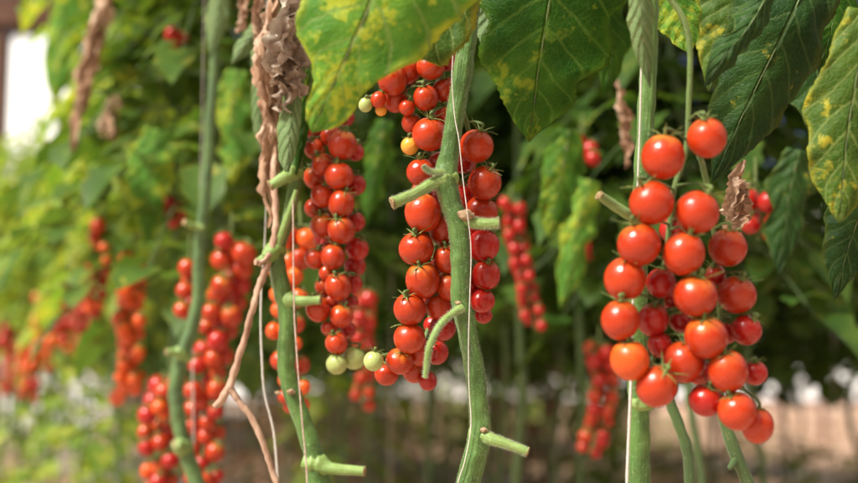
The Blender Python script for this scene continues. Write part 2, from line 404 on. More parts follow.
for key, mat in (('b', 'fol1'), ('m', 'fol2'), ('d', 'fol3')):
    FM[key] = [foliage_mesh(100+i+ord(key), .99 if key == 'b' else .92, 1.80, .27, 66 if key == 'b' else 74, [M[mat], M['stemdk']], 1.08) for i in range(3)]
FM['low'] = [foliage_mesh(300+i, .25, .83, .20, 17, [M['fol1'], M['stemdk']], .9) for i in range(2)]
SM = [stem_mesh(40+i, 1.8) for i in range(4)]
LM = [stem_mesh(60, .85, .005)]
def plant(x, y, key, i, label, group, rz=None, stems=SM, dz=0, sc=1.0, sy=1.0):
    e = empty('tomato_plant', (x, y, dz), label, 'plant', group); e.rotation_euler.z = random.uniform(0, 6.28) if rz is None else rz
    e.scale = (sc, sc, sy)
    s = bpy.data.objects.new('stem', stems[i % len(stems)]); COL.objects.link(s); s.parent = e
    f = bpy.data.objects.new('foliage', FM[key][i % len(FM[key])]); COL.objects.link(f); f.parent = e
    return e
LA = ['bright leafy tomato plant directly behind the slim stem left of centre',
      'bright yellow-green tomato plant behind the long dry reddish strip',
      'out of focus leafy tomato plant hanging over the orange-red cluster at left',
      'pale green tomato plant at the upper left, right of the wooden beam',
      'blurred tomato plant rising under the wooden beam at left',
      'blurred bright tomato plant in the left row beside the white opening',
      'blurred tomato plant cut by the left edge of the picture',
      'farthest blurred plant of the left row, low at the left edge']
for i, y in enumerate((2.05, 2.35, 2.75, 3.2, 3.7, 4.25, 4.85, 5.5)):
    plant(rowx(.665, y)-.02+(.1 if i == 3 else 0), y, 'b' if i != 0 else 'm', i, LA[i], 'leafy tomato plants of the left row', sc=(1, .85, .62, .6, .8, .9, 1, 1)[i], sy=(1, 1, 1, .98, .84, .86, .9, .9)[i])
NEARL = ['dark leafy plant directly behind the biggest cluster', 'dark leafy plant behind the thick right stem', 'dark leafy plant between the top centre leaf and the right stem', 'dark leafy plant right behind the slender red cluster', 'dark leafy plant just behind the central stem', 'dark leafy plant in the gap left of the central cluster', 'dark leafy plant behind the cluster with two green tomatoes', 'dark leafy plant behind the second green stem', 'leafy plant in shade behind the red double cluster']
i = 0; y = 2.0
while y < 10:
    x = rowx(1.42, y)
    if abs(x) < .36*y+.5:
        near = y < 3.6
        lab = (NEARL[min(i, 8)] if near else 'dim blurred tomato plant in the middle row behind the hanging vines')
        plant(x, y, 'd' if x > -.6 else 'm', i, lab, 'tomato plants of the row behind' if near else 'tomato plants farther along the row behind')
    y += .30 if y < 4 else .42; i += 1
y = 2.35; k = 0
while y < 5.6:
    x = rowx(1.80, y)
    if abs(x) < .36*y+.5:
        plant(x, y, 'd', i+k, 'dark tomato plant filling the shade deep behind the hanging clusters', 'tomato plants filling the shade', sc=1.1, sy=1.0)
    y += .33; k += 1
for c0, st, e1 in ((2.95, .5, 16), (3.75, .55, 17), (5.5, .8, 19), (6.3, .9, 20)):
    y = 2.5
    while y < e1:
        x = rowx(c0, y)+random.uniform(-.06, .06)
        if abs(x) < .37*y+.5:
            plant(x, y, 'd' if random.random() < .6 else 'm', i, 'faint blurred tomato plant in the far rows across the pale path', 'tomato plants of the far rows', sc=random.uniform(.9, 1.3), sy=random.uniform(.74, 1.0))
        y += st; i += 1
FL = ['low leafy green shoots below the orange-red cluster at lower left', 'low pale green shoots at the lower left edge', 'low leafy shoots beside the lower left red cluster', 'faint low shoots near the left edge above the pale path']
for i, (px, d) in enumerate(((84, 2.9), (8, 4.2), (118, 3.3), (58, 4.4))):
    p = P(px, 400, d); plant(p.x, p.y, 'low', i, FL[i], 'low shoots under the left row', stems=LM, sy=.85)

FM['lowdry'] = [foliage_mesh(320+i, .12, .8, .22, 22, [M['dryp'], M['drystem']], .9) for i in range(2)]
k = 0; rl = random.Random(17)
for c0, dy in ((1.42, .7), (2.95, .6), (3.75, .5), (5.5, .5), (6.3, .7)):
    y = 3.4
    while y < 17:
        x = rowx(c0, y)+rl.uniform(-.1, .1); px = 429+x/y*FPX
        if -30 < px < 900 and rl.random() < (.2 if px < 260 else .85 if px < 640 else .4):
            dr_ = rl.random() < .35
            plant(x, y, 'lowdry' if dr_ else 'low', k, 'faint withered brown shoots at the foot of the far rows' if dr_ else 'faint low green shoots at the foot of the far rows', 'withered shoots under the far rows' if dr_ else 'low shoots under the far rows', stems=LM, sc=rl.uniform(.8, 1.3), sy=rl.uniform(.6, 1.1) if px < 640 else rl.uniform(.4, .75))
        y += dy; k += 1
for i, (px, d, h_) in enumerate(((590, 11, 2.4), (724, 9.5, 2.4), (822, 12, 2.4), (470, 12.5, 2.4), (778, 17, 2.6))):
    p = P(px, 400, d); mb = MB(); tube(mb, [Vector((p.x, p.y, -.05)), Vector((p.x+.02, p.y, h_))], [.035, .03], 8, 4, .1)
    o = mb.build('row_post', M['wood'], origin=Vector((p.x, p.y, 0)))
    tag(o, ['faint wooden row post in the distance right of the blurred greyish stem', 'faint wooden row post behind the lower part of the biggest cluster', 'faint dark wooden row post before the bright band at far right', 'faint wooden row post in the distance behind the central stem', 'farthest thin wooden row post right of the biggest cluster'][i], 'post', 'wooden posts at the far rows')
mb = MB(); rnd = random.Random(5)
for _ in range(9000):
    y = 2+rnd.random()**.7*18; x = rnd.uniform(-.42*y-.3, .42*y+.3)
    a = rnd.uniform(0, 6.28); d_ = Vector((math.cos(a), math.sin(a), rnd.uniform(0, .4)))
    leaflet(mb, Vector((x, y, .01)), d_, Vector((rnd.uniform(-.4, .4), rnd.uniform(-.4, .4), 1)), rnd.uniform(.05, .12), rnd.uniform(.03, .07), rnd, nu=6, droop=.2)
tag(mb.build('leaf_litter', M['dryp']), 'scattered dry brown leaves on the soil under the rows', kind='stuff')

# ------------------------------------------------------------------ tomatoes
def tomato_mesh(mat, k):
    rnd = random.Random(k); mb = MB(); nu, nv = 36, 24; vs_, fs = [], []
    el = rnd.uniform(.96, 1.08); sx = rnd.uniform(.97, 1.03); lob = rnd.uniform(.0, .012)
    vs_.append((0, 0, .90*el))
    for j in range(1, nv):
        th = math.pi*j/nv
        for i_ in range(nu):
            ph = 2*math.pi*i_/nu
            r = 1-.10*math.exp(-(th/.28)**2)-.02*math.exp(-((math.pi-th)/.2)**2)+lob*math.cos(3*ph+k)*math.sin(th)
            vs_.append((r*math.sin(th)*math.cos(ph)*sx, r*math.sin(th)*math.sin(ph)/sx, r*math.cos(th)*el))
    vs_.append((0, 0, -.98*el))
    for i_ in range(nu):
        fs.append((0, 1+i_, 1+(i_+1) % nu)); b = 1+(nv-2)*nu; fs.append((len(vs_)-1, b+(i_+1) % nu, b+i_))
    for j in range(nv-2):
        for i_ in range(nu):
            a = 1+j*nu+i_; a2 = 1+j*nu+(i_+1) % nu; fs.append((a, a+nu, a2+nu, a2))
    mb.add(vs_, fs); return mb.mesh('tomato', mat)
TM = {k: [tomato_mesh(M[k], j) for j in range(4)] for k in ('red', 'orange', 'shaded_red', 'yellow', 'green')}
def calyx_mesh(seed):
    rnd = random.Random(seed); mb = MB()
    for i_ in range(5+seed % 2):
        a = i_*2*math.pi/(5+seed % 2)+rnd.uniform(-.2, .2); o = Vector((math.cos(a), math.sin(a), 0)); z = Vector((0, 0, 1))
        L = rnd.uniform(.75, 1.3); up = rnd.uniform(.0, .8)
        pts = [z*.93, z*.99+o*.22*L, z*(1.0+up*.35)+o*.5*L, z*(.92+up*.9)+o*.85*L]
        s = o.cross(z); cc = cr(pts, 3); vs_ = []; w = [.11, .13, .14, .13, .12, .10, .08, .06, .04, .005]
        for p_, w_ in zip(cc, w):
            vs_ += [p_-s*w_*.6, p_+z*.02, p_+s*w_*.6, p_-z*.012]
        fs = []
        for j in range(len(cc)-1):
            for q in range(4): fs.append((j*4+q, j*4+(q+1) % 4, (j+1)*4+(q+1) % 4, (j+1)*4+q))
        mb.add(vs_, fs)
    tube(mb, [Vector((0, 0, .86)), Vector((0, 0, .98)), Vector((0, 0, 1.15))], [.16, .13, .085], 8, 2)
    return mb.mesh('calyx', M['sepal'])
CM = [calyx_mesh(i) for i in range(6)]

def cluster(name_label, rachis, toms, group, d0, rr=.0016, seed=0, calyx=True, tilt=.55, origin=None, mat='truss', out=.5, tight=.90, grow=1.06):
    """toms: (px,py,rpx,matkey,extra depth) listed front to back; each pushed back until it clears the fruit before it"""
    rnd = random.Random(seed+11)
    R_ = [cr([P(*q) for q in path], 10) for path in rachis]
    e = empty('tomato_cluster', R_[0][0], name_label, 'tomato cluster', group); loc = Vector(e.location)
    placed = []
    for (px, py, rp, mk, dd) in toms:
        d = d0+dd; rp *= grow
        for _ in range(300):
            c = P(px, py, d); r = rp*d/FPX
            if all((c-c2).length >= (r+r2)*tight for c2, r2 in placed): break
            d += .002
        placed.append((c, r))
        sp = bpy.data.objects.new('tomato', rnd.choice(TM[mk])); COL.objects.link(sp); sp.parent = e
        best = min(((q-(c+Vector((0, .0, r*1.1)))).length, q) for path in R_ for q in path)[1]
        sx = 1 if c.x > best.x else -1
        ax = Vector((sx*rnd.uniform(-.25, out*.8), rnd.uniform(-.6, -.1), 0)) + Vector((0, 0, 1))*tilt*1.25
        ax.normalize()
        q = ax.to_track_quat('Z', 'Y')
        sp.rotation_mode = 'QUATERNION'; sp.rotation_quaternion = q @ Matrix.Rotation(rnd.uniform(0, 6.3), 3, 'Z').to_quaternion()
        sp.scale = (r*rnd.uniform(.96, 1.03), r*rnd.uniform(.97, 1.03), r*rnd.uniform(.93, 1.05)); sp.location = c-loc
        if calyx:
            cx = bpy.data.objects.new('calyx', rnd.choice(CM)); COL.objects.link(cx); cx.parent = sp
        tip = c+ax*r*1.1
        kn = tip+ax*r*.22
        if (best-c).length > r*.4:
            mid = kn.lerp(best, .5)+Vector((0, 0, r*.12))
            if 'PED' not in e: pass
            placed_ped.append((e.name, [best, mid, kn, tip], rr*.75))
    mb = MB()
    for path in R_:
        tube(mb, path[::3]+[path[-1]], [rr*1.35]*(len(path[::3]))+[rr*.7], 8, 2, .2, 300)
    for (nm, pts, r_) in placed_ped:
        tube(mb, pts, [r_*.9, r_*.8, r_*1.2, r_], 6, 3)
    placed_ped.clear()
    mb.build('stalk', M[mat], e)
    return e
placed_ped = []
r_, o_, k_, y_, g_ = 'red', 'orange', 'shaded_red', 'yellow', 'green'
# centre cluster, behind the main stem
C1 = [(429.5,134.4,16.5,r_,0),(476.5,146.3,16.5,r_,0),(484.7,182.9,16,r_,0),(392,80,14,r_,0),(422.8,213,17,r_,0),(416.4,248.5,16.5,r_,0),(422.8,280,16.5,r_,0),
 (409.7,309,15.5,r_,0),(409.3,338,15.5,r_,0),(399.7,361,13.5,r_,0),(386.6,374,11.5,r_,0),(373.5,361,9.5,g_,0),(388,52,5.5,o_,0),(378.4,99.7,7.5,r_,0),(365.5,105,6.5,g_,0),(381,110.5,5.5,y_,.004),
 (407,107.5,8,r_,0),(425.8,98,12.5,r_,0),(410,146,8.5,y_,0),(411.6,123,9.5,r_,0),(396,99,13,r_,.01),(430.6,66.5,13.5,r_,0),(408,70,13,r_,.01),(446,60,11,k_,.01),(445.5,90.4,13,r_,.01),(444,115,9,r_,.01),
 (421,172.4,13.5,r_,.006),(440,164,12,r_,.01),(481.7,211,15.5,r_,.004),(444.4,229.8,15,r_,.006),(448,259,14,r_,.006),(450,286.5,13,r_,.008),(437.7,306,12.5,r_,.004),(483.5,245.5,14.5,k_,.01),(486,275,14,k_,.01),(482.4,300.7,12,k_,.012),(483.5,315,8.5,k_,.02),
 (442.5,328,13,k_,.012),(420,352,13,r_,.012),(436,352,12,k_,.02),(414.6,369.6,12.5,r_,.01),(463,158,14,k_,.02),(459,196,14,k_,.02),(440,200,12,k_,.02),(437.7,267,8,k_,.03),(433,325,9,k_,.03),(468,285,14,k_,.02),(466,232,13,k_,.03),(430,296,9,k_,.035),(420,190,8,r_,.03),(428,381,9,k_,.03)]
cluster('long red tomato cluster hanging behind the sharp central stem, with yellow-green fruit at its edges', [[(458,40,1.15),(440,75,1.165),(432,120,1.17),(436,180,1.175),(434,240,1.17),(432,300,1.17),(424,340,1.16),(402,352,1.15),(380,356,1.135)], [(460,100,1.15),(470,140,1.16),(474,200,1.17),(474,260,1.17),(476,305,1.165)], [(440,75,1.165),(412,86,1.15),(385,92,1.14),(370,98,1.135)]], C1, 'large tomato clusters in the foreground', 1.125, .0017, 1)
# right cluster, nearest
C0 = [(663,157,20,r_,0),(707,138,19,r_,0),(651.6,203,20.5,r_,0),(697,212,20.5,r_,0),(639,244.5,20.5,r_,0),(683.5,253.5,20,r_,0),(625,279,20,r_,0),(695.5,296,20.5,r_,0),(620.5,320,19,r_,0),(706,337,20,r_,0),(629.6,360,18.5,o_,0),(684,362,19.5,r_,0),(656.6,386.4,19,r_,0),(728,371,18.5,r_,0),(737,411,18.5,r_,0),(706,400,16.5,k_,0),(757.5,425,16,r_,0),
 (727.6,247.6,18,r_,.035),(736.5,294.7,18,r_,.035),(746,330,15,k_,.035),(754.6,372.5,12,k_,.04),(653,320,15,k_,.03),(660,345,12,k_,.03),(661,283,14,k_,.03),(681,322,11,k_,.04),(672,230,12,k_,.05),(715,275,10,k_,.05),(726,333,11,k_,.05),(670,300,10,k_,.05),(700,372,12,k_,.05)]
cluster('biggest and nearest red tomato cluster, hanging at the right', [[(669,-2,.99),(684,20,.985),(690,50,.985),(689,100,.985),(686,150,.985),(674,190,.985),(668,240,.985),(662,290,.985),(660,340,.98),(648,368,.975)], [(688,120,.985),(706,180,1.0),(716,250,1.0),(720,310,.995),(722,355,.985),(745,390,.97)]], C0, 'large tomato clusters in the foreground', .945, .0018, 2)
# second cluster left of centre
C2 = [(342.5,145,14,r_,0),(339,176,14,r_,0),(341.5,203.5,13,r_,0),(341.5,230,13.5,r_,0),(333,257,12,r_,0),(338,286.6,13,r_,0),(341.5,316,11.5,r_,0),(336.6,343,11,r_,0),(336.6,364,10,g_,0),(354,358,11,g_,0),(323,165,11,r_,.005),(323,196,12,r_,.005),(323,226,12.5,r_,.005),(315.5,258.5,10.5,r_,.005),(318,309,11.5,r_,.005),(329.5,328,8,r_,.005),(331,136,10,r_,.01),(315,149,10,r_,.01),(314,178,10,r_,.01),(314,208,9,r_,.01),
 (327,273,8,r_,.01),(323,287,8,r_,.01),(332,301,8,r_,.01),(355,152,9,k_,.03),(356,185,10,k_,.03),(355,222,10,k_,.03),(357,249,11,k_,.03),(355,266,10,k_,.03),(354,284,8,k_,.03),(348,330,8,k_,.03),(330,215,9,k_,.04),(330,243,9,k_,.04),(330,120,10,k_,.03),(345,118,9,k_,.04),(316,132,9,k_,.04),(350,302,8,k_,.04),(322,240,8,k_,.04)]
cluster('red tomato cluster left of centre ending in two pale green tomatoes', [[(345,70,1.31),(338,110,1.30),(334,160,1.29),(332,220,1.29),(330,280,1.29),(336,320,1.28),(345,345,1.26)]], C2, 'large tomato clusters in the foreground', 1.24, .0016, 3)
# orange cluster behind second stem
def auto(path, n_, rp, mats, seed, spread=1.0, d0=2.0, cols=2):
    rnd = random.Random(seed); c = cr([Vector((a, b, 0)) for a, b in path], 12); out = []
    for i_ in range(n_):
        t = (i_+.5)/n_*(len(c)-1); p_ = c[int(t)]
        sg = (-1, 1, 0)[i_ % 3] if cols == 3 else (-1, 1)[i_ % 2]
        out.append((p_.x+sg*rp*.95*spread+rnd.uniform(-.3, .3)*rp, p_.y+rnd.uniform(-.4, .4)*rp, rp*rnd.uniform(.82, 1.1)*(1-.25*i_/n_), rnd.choice(mats), rnd.choice((0, 0, .015, .03))))
    rnd2 = sorted(out, key=lambda q: q[4]); return rnd2
def auto_cluster(label, path, n_, rp, mats, d, seed, group, spread=1.0, cols=2, rr=.0016):
    rach = [(a, b, d+.03) for a, b in path]; rach = [(path[0][0], path[0][1]-rp*3, d+.03)]+rach
    return cluster(label, [rach], auto(path, n_, rp, mats, seed, spread, d, cols), group, d, rr, seed)
GB = 'out of focus tomato clusters behind'
auto_cluster('orange tomato cluster half hidden behind the green stem left of centre', [(300,232),(288,262),(290,300),(284,340),(293,380),(290,412)], 27, 10, [o_, o_, o_, r_], 1.42, 21, GB, .9, 3)
auto_cluster('red double tomato cluster right of the slim blurred stem', [(232,244),(230,290),(218,330),(208,380),(204,430),(203,478),(202,505)], 46, 10.5, [r_, k_, r_], 1.70, 22, GB, 1.1, 3)
auto_cluster('narrow red tomato column showing just left of the slim blurred stem', [(190,262),(187,300),(184,320)], 7, 9.5, [r_], 1.74, 24, GB, .45)
auto_cluster('red tomato cluster at the bottom left beside the slim stem base', [(170,380),(160,410),(158,440),(160,480),(160,505)], 22, 10, [r_, k_, r_, o_], 1.78, 25, GB, 1.0, 3)
auto_cluster('soft orange-red tomato cluster at left, the brightest of the far ones', [(134,262),(130,300),(132,340),(130,372),(126,400)], 34, 9, [o_, o_, o_], 1.95, 26, GB, .9, 3)
auto_cluster('slim blurred red tomato cluster above the low shoots at left', [(103,222),(100,250),(97,285),(92,318)], 18, 7, [r_, k_, o_], 2.15, 27, GB, .8)
auto_cluster('dim reddish tomato cluster near the left edge', [(46,300),(45,330),(44,368)], 14, 7, [r_, o_], 3.1, 28, GB, .8)
auto_cluster('faint reddish tomato cluster between the left edge and the low shoots', [(66,290),(64,320),(62,352)], 14, 6, [o_, k_], 3.1, 29, GB, .8)
auto_cluster('faint dark red tomato cluster cut by the left edge', [(10,330),(10,360),(8,395)], 13, 6, [k_, r_], 3.2, 30, GB, .8)
auto_cluster('slender dark red tomato cluster right of the central stem', [(512,205),(518,245),(526,285),(536,330)], 34, 6.5, [k_], 1.85, 31, GB, .9)
auto_cluster('blurred red tomato cluster at the lower right of centre, left of the cut stem', [(600,350),(606,380),(600,415),(590,455)], 24, 8, [r_, k_], 1.95, 32, GB, 1.0)
auto_cluster('shaded red tomato cluster behind the two pale green tomatoes', [(362,290),(364,330),(366,370),(362,405)], 20, 7.5, [k_, r_], 1.85, 33, GB, .8)
auto_cluster('faint orange-red tomato cluster between the dim one and the orange-red one at left', [(84,300),(84,330),(82,360)], 14, 6, [k_, r_], 3.0, 41, GB, .8)
auto_cluster('faint red tomato cluster low at the far left edge', [(28,345),(30,375),(28,400)], 12, 6, [k_, o_], 2.85, 43, GB, .8)
auto_cluster('dark red tomatoes in shade behind the upper right edge of the biggest cluster', [(756,196),(762,218),(758,240)], 6, 13, [k_], 1.42, 44, GB, .9)
auto_cluster('small dark red tomatoes in shade above the slender cluster', [(583,140),(586,160)], 4, 9, [k_], 1.75, 34, GB, .8)
auto_cluster('few dark red tomatoes in shade between the two right-hand stems', [(580,243),(584,258)], 4, 7, [k_], 1.95, 35, GB, .8)
auto_cluster('few shaded red tomatoes high among the left leaves', [(178,30),(181,44)], 3, 7, [k_], 1.95, 36, GB, .8)
auto_cluster('small red tomatoes under the yellowing leaf beside the slim stem', [(172,205),(178,225)], 5, 8, [k_], 2.0, 37, GB, .7)

# ------------------------------------------------------------------ vines with stems and pruned stubs
def px_tube(mb, pts, **kw):
    """pts: (px,py,rpx,d)"""
    return tube(mb, [P(a, b, d) for a, b, r, d in pts], [r*d/FPX for a, b, r, d in pts], **kw)
def to_ground(px, py, d):
    p = P(px, py, d); return p
def vine(label, stempts, stubs, hair=0, mat='stem', down=True, up=None, scars=(), lump=.14):
    e0 = P(stempts[-1][0], stempts[-1][1], stempts[-1][3])
    e = empty('tomato_vine', (e0.x, e0.y, 0), label, 'vine', 'tomato vine stems')
    pts = [P(a, b, d) for a, b, r, d in stempts]; rad = [r*d/FPX for a, b, r, d in stempts]
    if down:
        l = pts[-1]; pts += [Vector((l.x, l.y, l.z*(1-k/6)-.02)) for k in range(1, 7)]; rad += [rad[-1]]*6
    mb = MB(); c, rr, T = tube(mb, pts, rad, 24, 14, lump, 90, flute=.05, capmi=2)
    if hair: hairs(mb, c, rr, T, hair)
    for (a, b, s_, d, st) in scars:         # corky ring/scars on the nodes
        p0 = P(a, b, d); vs_ = []
        tube(mb, [p0+Vector((-s_*1.1, 0, s_*.3)), p0, p0+Vector((s_*1.1, 0, -s_*.1))], [s_*.25, s_*.8, s_*.3], 8, 3, .6, 300, mi=2)
    mb.build('main_stem', [M[mat], M['hair'], M['scar']], e)
    for st in stubs:
        nm = st[0]; m2 = MB(); c, rr, T = px_tube(m2, st[1], seg=16, n=7, lump=.12, freq=120, capmi=2)
        if hair: hairs(m2, c, rr, T, hair//8)
        if nm == 'pruned_stub':
            t_ = T[-1]; r_e = rr[-1]
            tube(m2, [c[-1]-t_*r_e*.28, c[-1]-t_*r_e*.1, c[-1]+t_*r_e*.12], [r_e*.98, r_e*1.09, r_e*.93], 18, 4, .45, 700, mi=2)
            r_b = rr[0]; tube(m2, [c[0]-T[0]*r_b*.6, c[0]+T[0]*r_b*.5, c[0]+T[0]*r_b*1.4, c[0]+T[0]*r_b*2.4], [r_b*1.25, r_b*1.28, r_b*1.05, r_b*.6], 18, 4, .3, 200)
        m2.build(nm, [M[st[2]], M['hair'], M['cut']], e)
    return e
D1 = 1.10
vine('sharp green central vine stem in front of the long red cluster', [(474,-60,8,D1+.02),(472,0,8.5,D1+.01),(467,40,8.5,D1),(463,70,9.5,D1),(456,110,9,D1),(450,150,9,D1),(446,176,11.5,D1),(450,200,10.5,D1),(458,225,10.5,D1),(461,265,9.5,D1),(461,300,9.5,D1),(467,330,9,D1),(475,370,9.5,D1),(479,410,9.5,D1),(479,440,11.5,D1),(468,483,11.5,D1),(462,520,11.5,D1)],
 [('pruned_stub', [(449,176,8,D1),(430,185,6,D1-.008),(412,195,5.5,D1-.014),(392,203,6,D1-.02)], 'stub'),
  ('broken_stub', [(447,172,5,D1-.005),(432,172,2.5,D1-.012),(426,169,2,D1-.014),(423,165,1,D1-.015)], 'stub'),
  ('pruned_stub', [(456,216,5,D1),(467,221,6,D1-.004),(484,224,5.4,D1-.008),(500,223,5.2,D1-.01)], 'stub'),
  ('side_branch', [(459,307,5,D1-.006),(463,325,4.5,D1-.006),(468,350,4.5,D1-.006),(473,375,5,D1-.002)], 'stem'),
  ('bent_stalk', [(462,308,5,D1-.008),(452,314,3.6,D1-.014),(440,325,3.6,D1-.02),(430,345,3.4,D1-.024),(427,362,3,D1-.024),(425,378,2,D1-.024)], 'stub'),
  ('pruned_stub', [(476,433,7,D1),(492,439,6,D1-.01),(510,445,4.8,D1-.014),(528,452,4.2,D1-.018)], 'stub')],
 hair=15000, scars=[(466,215,.0068,D1-.0105,0),(484,430,.0032,D1-.0105,0),(458,303,.0026,D1-.0095,0),(455,48,.003,D1-.006,0)])
D2 = 1.24
vine('soft green vine stem left of centre with short stubs, in front of the orange cluster', [(300,-60,5,D2+.04),(299,60,5,D2+.03),(298,120,6,D2+.01),(296,160,6.5,D2),(293,195,6,D2),(286,225,6.5,D2),(276,250,9,D2),(281,284,9,D2),(288,315,9.5,D2),(287,345,9,D2),(287,370,9,D2),(294,398,9,D2),(305,426,9,D2),(314,454,10,D2),(319,483,11.5,D2),(322,520,11.5,D2)],
 [('pruned_stub', [(276,250,8,D2),(268,256,5.5,D2-.01),(258,263,4.5,D2-.015)], 'stub'),
  ('pruned_stub', [(286,300,7,D2),(302,301,5,D2-.01),(321,300,4.2,D2-.015)], 'stub'),
  ('pruned_stub', [(295,172,7,D2),(284,178,6,D2-.01),(270,186,5,D2-.015)], 'stub'),
  ('pruned_stub', [(312,462,9,D2),(330,468,6,D2-.01),(348,470,5.2,D2-.012),(365,471,4.6,D2-.015)], 'stub'),
  ('side_branch', [(276,250,5,D2-.004),(284,228,4,D2-.008),(291,208,3.4,D2-.01),(296,190,2,D2-.01)], 'stub')],
 hair=1500, scars=[(291,392,.0042,D2-.011,0),(278,393,.003,D2-.008,0)])
D3 = 1.62
vine('slim blurred vine stem curving down the left third', [(216,-60,4.5,D3),(214,60,4.5,D3),(210,120,5,D3),(208,165,5,D3),(203,215,5.5,D3),(199,256,6,D3),(199,290,6,D3),(194,322,7,D3),(183,355,7.5,D3),(176,390,7.5,D3),(180,425,7.5,D3),(187,454,7.5,D3),(197,483,8,D3),(205,520,8,D3)],
 [('pruned_stub', [(184,357,6,D3),(178,352,4,D3-.01),(166,352,3,D3-.02)], 'stub'), ('pruned_stub', [(184,448,7,D3-.002),(180,446,5,D3-.012),(174,444,4,D3-.02)], 'stub'),
  ('pruned_stub', [(203,228,4,D3),(193,226,3.4,D3-.01),(184,222,3,D3-.02)], 'stub')], mat='stemdk')
D4 = 1.01
vine('thick green vine stem at right whose cut lower piece shows under the biggest cluster', [(651,-60,8.5,D4+.03),(650,0,8.5,D4+.03),(648,80,8.5,D4+.03),(645,140,8.5,D4+.03),(641,200,8.5,D4+.03),(639,260,9,D4+.03),(638,330,9.5,D4+.03),(638,400,10,D4+.03),(639,430,10.5,D4+.03),(639,483,11,D4+.03),(639,520,11,D4+.03)],
 [('pruned_stub', [(638,218,6,D4+.02),(628,214,5.5,D4+.005),(612,204,5,D4-.002),(599,195,4.4,D4-.01)], 'stub'),
  ('collar', [(630,402,4,D4+.01),(640,405,6,D4+.008),(652,406,4,D4+.01)], 'stub')], hair=250)
vine('dark green vine stem right of the thick cut stem', [(664,380,4,1.2),(670,402,5,1.2),(680,428,5.5,1.2),(687,450,5.5,1.2),(690,483,5.5,1.2),(690,520,5.5,1.2)], [], mat='stemdk')
vine('dark green slanting vine stem under the lowest tomatoes at right', [(716,380,5,1.15),(722,412,5.5,1.15),(729,436,6,1.15),(738,460,6.5,1.15),(748,483,6.5,1.15),(760,520,6.5,1.15)],
 [('broken_stub', [(736,458,5,1.15),(731,466,3,1.14),(728,468,2,1.14)], 'stemdk')], mat='stemdk')
vine('blurred greyish vine stem right of the central stem', [(516,-60,3.6,2.15),(518,150,3.6,2.15),(520,340,4,2.15),(523,380,4.4,2.15),(519,440,4.8,2.15),(516,483,5,2.15),(515,520,5,2.15)], [], mat='stemdk')

# dry brown branch left of the second stem
e0 = P(230, 392, 1.22); e = empty('dry_branch', e0, 'forked dry brown branch between the slim stem and the green stem', 'branch')
mb = MB(); px_tube(mb, [(278,60,1.5,1.27),(276,130,2,1.27),(274,180,3.5,1.245),(276,217,3.5,1.235),(272,250,3.5,1.23),(260,284,3.5,1.225),(251,315,3.3,1.22),(242,348,3.3,1.22),(230,385,3.9,1.22),(224,397,3.9,1.22),(215,407,3.5,1.22)], lump=.55, freq=140); mb.build('upper_stem', M['drystem'], e)
mb = MB(); px_tube(mb, [(229,388,3.5,1.22),(240,402,3.3,1.22),(253,420,3.3,1.22),(264,445,3.3,1.22),(272,470,3.3,1.22),(278,490,3.3,1.22),(284,530,3.3,1.22)], lump=.3, freq=180); mb.build('lower_stem', M['drystem'], e)
mb = MB(); px_tube(mb, [(270,254,3,1.22),(262,262,2.2,1.215),(255,262,3,1.21)], lump=.4, freq=300); mb.build('knot', M['drystem'], e)

# support strings
def string(label, pts, mat='string', up=None):
    p = [P(a, b, d) for a, b, r, d in pts]; rad = [.6*r*d/FPX for a, b, r, d in pts]
    l = p[-1]
    mb = MB(); c = cr(p, 14)
    rr_ = [lin([(i/(len(rad)-1), v) for i, v in enumerate(rad)], i/(len(c)-1)) for i in range(len(c))]
    for k in range(1, 13): c.append(Vector((l.x, l.y, l.z*(1-k/12)))); rr_.append(rr_[-1])
    tube(mb, c, rr_, 8, 1, .25, 900)
    o = mb.build('support_string', M[mat], origin=Vector((l.x, l.y, 0))); tag(o, label, 'string', 'strings the vines are trained on'); return o
string('thin white string running down over the sharp central stem', [(454,-80,.9,1.09),(453,45,.9,1.088),(452,80,.9,1.088),(455,118,.9,1.088),(459,140,.9,1.086),(463,179,.9,1.084),(467,210,.9,1.082),(471,248,.9,1.085),(470,293,.9,1.085),(468.6,340,.9,1.085),(469,385,1,1.088),(471,425,1,1.088),(465,460,1,1.088),(458,483,1,1.088),(452,520,1,1.088)])
string('pale string hanging between the dry branch and the green stem at left', [(267,-60,.7,1.30),(266,200,.7,1.30),(261,300,1.6,1.275),(262,360,1.9,1.27),(265,395,1.9,1.27),(274,433,2,1.27),(278,483,2,1.27),(280,520,2,1.27)])
string('pinkish string crossing the green stem left of centre', [(293,200,1.3,1.215),(294,300,1.3,1.215),(296,341,1.4,1.215),(300,394,1.4,1.215),(303,430,1.4,1.215),(306,461,1.4,1.215),(308,500,1.4,1.215)], 'stringp')
string('white string down the left side of the thick right stem', [(641,-60,1.5,1.02),(641,80,1.5,1.02),(637,200,1.6,1.02),(633,300,1.8,1.02),(631,381,2.6,1.01),(629,430,2.6,1.01),(627,483,2.6,1.01),(626,520,2.6,1.01)])
string('blurred white string in front of the red double cluster at left', [(205,-40,.5,1.66),(200,200,.5,1.66),(193,340,1.2,1.66),(193,400,1.2,1.66),(194,483,1.2,1.66)])
for i, (px, d) in enumerate(((835, 3.2), (560, 3.4), (392, 2.7), (455, 3.6))):
    string(['blurred string at the far right edge', 'blurred string deep between centre and right', 'blurred string behind and left of the central cluster', 'blurred string deep behind the central stem'][i], [(px, -40, .8, d), (px, 200, .8, d), (px-2, 480, .8, d)])

